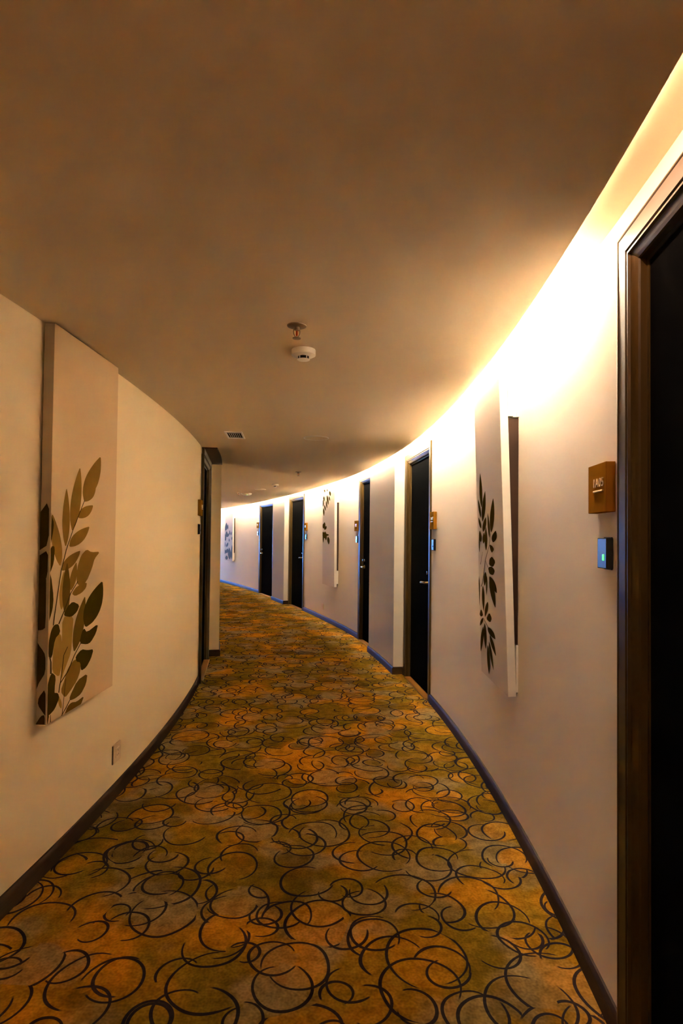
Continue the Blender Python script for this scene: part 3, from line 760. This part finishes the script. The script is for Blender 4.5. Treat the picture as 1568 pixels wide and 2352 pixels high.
plaque(out_frame, -0.0714, 1.592, 'square brown room plaque with gold number beside the nearest right door', '1A05')
reader(out_frame, -0.0724, 1.412, 'black card reader with green light below the nearest right plaque', True)
plaque(out_frame, 0.0815, 1.590, 'brown room plaque between the leaning canvas and the brass lever door', '1A07')
reader(out_frame, 0.0812, 1.402, 'black card reader between the leaning canvas and the brass lever door')
plaque(out_frame, 0.2462, 1.612, 'brown room plaque left of the half hidden door')
reader(out_frame, 0.2455, 1.438, 'black card reader left of the half hidden door')
plaque(out_frame, 0.3915, 1.650, 'brown room plaque right of the door with the tiny brass lever')
reader(out_frame, 0.3905, 1.475, 'black card reader right of the door with the tiny brass lever')
plaque(out_frame, 0.5815, 1.755, 'farthest brown room plaque, left of the blue lit door frame')
reader(out_frame, 0.5812, 1.566, 'farthest card reader, left of the blue lit door frame')
plaque(in_frame, 0.1195, 1.712, 'brown room plaque seen edge on at the left door')
reader(in_frame, 0.1185, 1.528, 'thin black card reader seen edge on at the left door')

# ------------------------------------------------------------------ canvases
def chaikin(q, n=1):
    for _ in range(n):
        r = []
        for i in range(len(q)):
            a, b = q[i], q[(i + 1) % len(q)]
            r.append((a[0] * .8 + b[0] * .2, a[1] * .8 + b[1] * .2))
            r.append((a[0] * .2 + b[0] * .8, a[1] * .2 + b[1] * .8))
        q = r
    return q

def flat_poly(name, q, y, mat, parent, plane='XZ', lim=None, smooth=True):
    if smooth:
        q = chaikin(q)
    if lim:
        q = [(min(max(a, lim[0]), lim[1]), min(max(b, lim[2]), lim[3])) for a, b in q]
    bm = bmesh.new()
    if plane == 'XZ':
        vs = [bm.verts.new((a, y, b)) for a, b in q]
    else:
        vs = [bm.verts.new((y, -a, b)) for a, b in q]
    f = bm.faces.new(vs)
    bmesh.ops.triangulate(bm, faces=[f])
    return link(name, bm, mat, parent)

def canvas(frame_of, t, wd, z0, z1, y_back, th, label, front, side, leaves, stems=(), tilt=0.0, side_leaves=(), cat='canvas print', xoff=0.0, zoff=0.0, tone=None, back=None):
    (x, y, _), rz = frame_of(t)
    root = tag(empty('wall_canvas', (x, y, z0), rz), label, cat)
    hh = z1 - z0
    body = bpy.data.objects.new('canvas_mount', None)
    pm = Matrix.Rotation(tilt, 4, 'X')
    bm = bmesh.new()
    bx(bm, -wd / 2, wd / 2, y_back - th, y_back, 0, hh, bev=0.0015, seg=1)
    bm.normal_update()
    for f in bm.faces:
        f.material_index = 0 if f.normal.y < -0.7 else 1
    bmesh.ops.transform(bm, matrix=pm, verts=bm.verts)
    cb = link('stretched_canvas', bm, [front, side], root)
    if back:  # dark wedge added as the shade in the gap behind the canvas
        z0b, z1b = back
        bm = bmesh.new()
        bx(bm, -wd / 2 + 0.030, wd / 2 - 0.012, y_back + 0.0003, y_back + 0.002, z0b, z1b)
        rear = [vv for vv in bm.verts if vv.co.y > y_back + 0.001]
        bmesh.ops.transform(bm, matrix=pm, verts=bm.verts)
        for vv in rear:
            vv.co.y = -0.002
        link('gap_shade', bm, 'soffit', root)
    lim = (-wd / 2 + 0.0008, wd / 2 - 0.0008, 0.003, hh - 0.003)
    yy = y_back - th
    i = 0
    for name, lst, sm in (('painted_leaf', leaves, True), ('painted_stem', stems, False)):
        for tn, q in lst:
            i += 1
            q = [(a - xoff, b - zoff) for a, b in q]
            o = flat_poly(name, q, yy - 0.0006 - 0.00005 * i, tone or tn, cb, lim=lim, smooth=sm)
            o.data.transform(pm)
    for tn, q in side_leaves:
        i += 1
        o = flat_poly('painted_leaf', q, -wd / 2 - 0.0006 - 0.00005 * i, tn, cb, plane='YZ', lim=(-y_back + 0.001, th - y_back - 0.0008, 0.003, hh - 0.003))
    return root

# big canvas on the left wall
thL = (-0.0475 - 0.0139) / 2
canvas(in_frame, thL, 0.0336 * (RI + 0.05), 0.685, 2.426, -0.006, 0.046, 'tall canvas print of brown leafy branches on the left wall',
       'canvas_l', 'canvas_side_l', LEFT_LEAVES, LEFT_STEMS, 0.0, LEFT_SIDE)
# canvas standing away from the right wall on spacer blocks
th1 = (-0.0215 + 0.005) / 2
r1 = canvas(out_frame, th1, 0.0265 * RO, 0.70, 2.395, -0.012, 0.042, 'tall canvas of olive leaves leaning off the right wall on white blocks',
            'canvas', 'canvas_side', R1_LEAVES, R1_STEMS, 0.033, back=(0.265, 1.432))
hw = 0.0265 * RO / 2
link('spacer_block', box(hw - 0.040, hw - 0.004, -0.0595, -0.034, 1.440, 1.672, bev=0.0015, seg=1), 'block', r1)
link('spacer_block', box(hw - 0.036, hw - 0.002, -0.034, -0.014, 1.436, 1.655, bev=0.0015, seg=1), 'block', r1)
link('spacer_block', box(hw - 0.030, hw + 0.002, -0.014, 0.0, 1.436, 1.664, bev=0.0015, seg=1), 'block', r1)
link('spacer_block', box(hw - 0.040, hw - 0.003, -0.0125, 0.0, 0.02, 0.26, bev=0.0015, seg=1), 'block', r1)
link('spacer_block', box(-hw + 0.02, -hw + 0.06, -0.0595, 0.0, 1.44, 1.66, bev=0.0015, seg=1), 'block', r1)
# middle canvas
th2 = (0.3280 + 0.2946) / 2
rr2 = RO
w2 = 0.0334 * rr2
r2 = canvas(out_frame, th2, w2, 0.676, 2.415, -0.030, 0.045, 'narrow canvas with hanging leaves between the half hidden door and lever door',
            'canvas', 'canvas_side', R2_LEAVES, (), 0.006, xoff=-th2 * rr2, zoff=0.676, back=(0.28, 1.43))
link('spacer_block', box(w2 / 2 - 0.05, w2 / 2 - 0.012, -0.040, 0.0, 1.44, 1.66, bev=0.0015, seg=1), 'block', r2)
link('spacer_block', box(w2 / 2 - 0.05, w2 / 2 - 0.012, -0.030, 0.0, 0.05, 0.27, bev=0.0015, seg=1), 'block', r2)
# farthest canvas
th3 = (0.7260 + 0.6880) / 2
rr3 = RO + grow(th3)
w3 = 0.038 * rr3
r3 = canvas(out_frame, th3, w3, 0.755, 2.405, -0.030, 0.045, 'farthest canvas near the left wall projection, blue daylight put into its leaf colour',
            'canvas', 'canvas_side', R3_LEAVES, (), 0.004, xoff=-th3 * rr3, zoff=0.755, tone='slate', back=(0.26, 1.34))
link('spacer_block', box(w3 / 2 - 0.06, w3 / 2 - 0.015, -0.036, 0.0, 1.35, 1.60, bev=0.0015, seg=1), 'block', r3)
link('spacer_block', box(w3 / 2 - 0.06, w3 / 2 - 0.015, -0.030, 0.0, 0.03, 0.25, bev=0.0015, seg=1), 'block', r3)

# ------------------------------------------------------------------ sockets
def outlet(frame_of, t, z0, label, wd=0.106, ht=0.106):
    (x, y, _), rz = frame_of(t)
    root = tag(empty('wall_socket', (x, y, z0), rz), label, 'socket')
    link('socket_plate', box(-wd / 2, wd / 2, -0.010, -0.0005, 0.0, ht, bev=0.002, seg=2), 'plate', root)
    link('socket_back_box', box(-wd / 2 - 0.0015, wd / 2 - 0.006, -0.0045, 0.001, -0.002, ht - 0.004), 'dark', root)
    link('socket_insert', box(-0.026, 0.026, -0.0125, -0.008, 0.026, 0.080, bev=0.0015, seg=1), 'plate', root)
    bm = bmesh.new()
    for px, pz in ((0.0, 0.066), (-0.010, 0.040), (0.010, 0.040)):
        bx(bm, px - 0.0014, px + 0.0014, -0.0130, -0.011, pz - 0.005, pz + 0.005)
    link('socket_slots', bm, 'dark', root)
    return root

outlet(in_frame, -0.0037, 0.200, 'cream wall socket low on the left wall below the canvas')
outlet(out_frame, 0.3374, 0.192, 'small wall socket low on the right wall under the middle canvas')

# ------------------------------------------------------------------ things on the ceiling
def sprinkler(x, y, label):
    root = tag(empty('fire_sprinkler', (x, y, ZC), 0.35), label, 'sprinkler', 'fire sprinklers on the ceiling')
    link('escutcheon', lathe([(0.0, -0.008), (0.012, -0.008), (0.030, -0.0075), (0.042, -0.004), (0.0435, -0.001), (0.0435, 0.0), (0.0, 0.0)], 32), 'steel', root, smooth=True)
    link('sprinkler_body', lathe([(0.0, -0.022), (0.010, -0.022), (0.012, -0.018), (0.012, -0.006), (0.0, -0.006)], 20), 'steel', root, smooth=True)
    for s in (-1, 1):
        link('frame_arm', tube([(s * 0.0125, 0, -0.014), (s * 0.0145, 0, -0.026), (s * 0.0130, 0, -0.040), (s * 0.0065, 0, -0.050), (0, 0, -0.054)], 0.0024, 8), 'steel', root, smooth=True)
    link('glass_bulb', lathe([(0.0, -0.048), (0.002, -0.047), (0.0042, -0.042), (0.0042, -0.028), (0.0025, -0.022), (0.0, -0.021)], 12), 'bulb', root, smooth=True)
    link('deflector', lathe([(0.0, -0.059), (0.006, -0.0575), (0.018, -0.0575), (0.019, -0.0555), (0.006, -0.0535), (0.0, -0.052)], 24), 'steel', root, smooth=True)
    return root

def detector(x, y, r, label):
    s = r / 0.058
    root = tag(empty('smoke_detector', (x, y, ZC), 0.6), label, 'detector', 'smoke detectors on the ceiling')
    link('detector_base', lathe([(0.0, -0.030 * s), (0.028 * s, -0.032 * s), (0.050 * s, -0.030 * s), (0.0575 * s, -0.026 * s), (0.058 * s, -0.004 * s), (0.057 * s, 0.0), (0.0, 0.0)], 40), 'white', root, smooth=True)
    link('sensing_chamber', lathe([(0.0, -0.044 * s), (0.026 * s, -0.046 * s), (0.026 * s, -0.030 * s), (0.0, -0.030 * s)], 28), 'dark', root)
    for k in range(4):
        a = math.pi / 2 - 0.6 + (0.62, -0.62, math.pi + 0.62, math.pi - 0.62)[k]
        link('cage_post', box(-0.0015 * s, 0.0015 * s, -0.002 * s, 0.002 * s, -0.045 * s, -0.029 * s), 'white', root, loc=(0.0285 * s * math.cos(a), 0.0285 * s * math.sin(a), 0), rot=(0, 0, a))
    link('detector_cap', lathe([(0.0, -0.052 * s), (0.018 * s, -0.0515 * s), (0.028 * s, -0.049 * s), (0.031 * s, -0.0465 * s), (0.028 * s, -0.045 * s), (0.0, -0.045 * s)], 32), 'white', root, smooth=True)
    return root

def ring(x, y, r, label):
    root = tag(empty('ceiling_speaker', (x, y, ZC), 0), label, 'speaker', 'flush round ceiling plates')
    link('trim_ring', lathe([(r - 0.010, 0.0), (r - 0.009, -0.004), (r - 0.003, -0.005), (r, -0.002), (r, 0.0)], 48), 'white', root, smooth=True)
    link('speaker_grille', lathe([(0.0, -0.0025), (r - 0.010, -0.0025), (r - 0.0095, 0.0), (0.0, 0.0)], 48), 'ceil', root)
    return root

sprinkler(-0.205, 2.561, 'nearest metal fire sprinkler with red bulb on the ceiling')
detector(-0.197, 2.895, 0.060, 'round white smoke detector beside the nearest sprinkler')
ring(-0.244, 5.452, 0.118, 'flush round plate with thin bright rim on the ceiling')
sprinkler(-0.617, 8.284, 'small distant fire sprinkler above the middle of the corridor')
detector(-1.159, 10.212, 0.060, 'small distant smoke detector past the middle sprinkler')
ring(-1.574, 11.354, 0.105, 'distant flush round plate beyond the second smoke detector')
sprinkler(-2.16, 12.30, 'farthest fire sprinkler beside the round unit with green light')
(ux, uy) = (-2.010, 12.403)
u = tag(empty('ceiling_unit', (ux, uy, ZC), 0), 'round domed ceiling unit with tiny green light at the far bend', 'ceiling unit')
link('unit_dome', lathe([(0.0, -0.050), (0.060, -0.046), (0.095, -0.030), (0.108, -0.012), (0.110, 0.0), (0.0, 0.0)], 36), 'white', u, smooth=True)
link('status_light', lathe([(0.0, -0.012), (0.008, -0.010), (0.012, 0.0), (0.0, 0.0)], 12), 'green', u, loc=(0.02, -0.075, -0.034))

# air vent
v = tag(empty('air_vent', (-0.978, 5.33, ZC), 0.09), 'small white slotted air vent in the ceiling near the left door', 'vent')
vw, vl = 0.080, 0.175
link('vent_backing', box(-vw + 0.004, vw - 0.004, -vl + 0.004, vl - 0.004, -0.002, -0.0005), 'dark', v)
for x0, x1, y0, y1 in ((-vw, -vw + 0.018, -vl, vl), (vw - 0.018, vw, -vl, vl), (-vw + 0.018, vw - 0.018, -vl, -vl + 0.040), (-vw + 0.018, vw - 0.018, vl - 0.040, vl)):
    link('vent_frame', box(x0, x1, y0, y1, -0.008, 0.0, bev=0.002, seg=1), 'white', v)
nsl = 7
sp = (2 * vw - 0.036) / nsl
for k in range(1, nsl):
    xx = -vw + 0.018 + k * sp
    link('vent_slat', box(-0.0020, 0.0020, -vl + 0.040, vl - 0.040, -0.007, -0.001), 'white', v, loc=(xx, 0, 0))
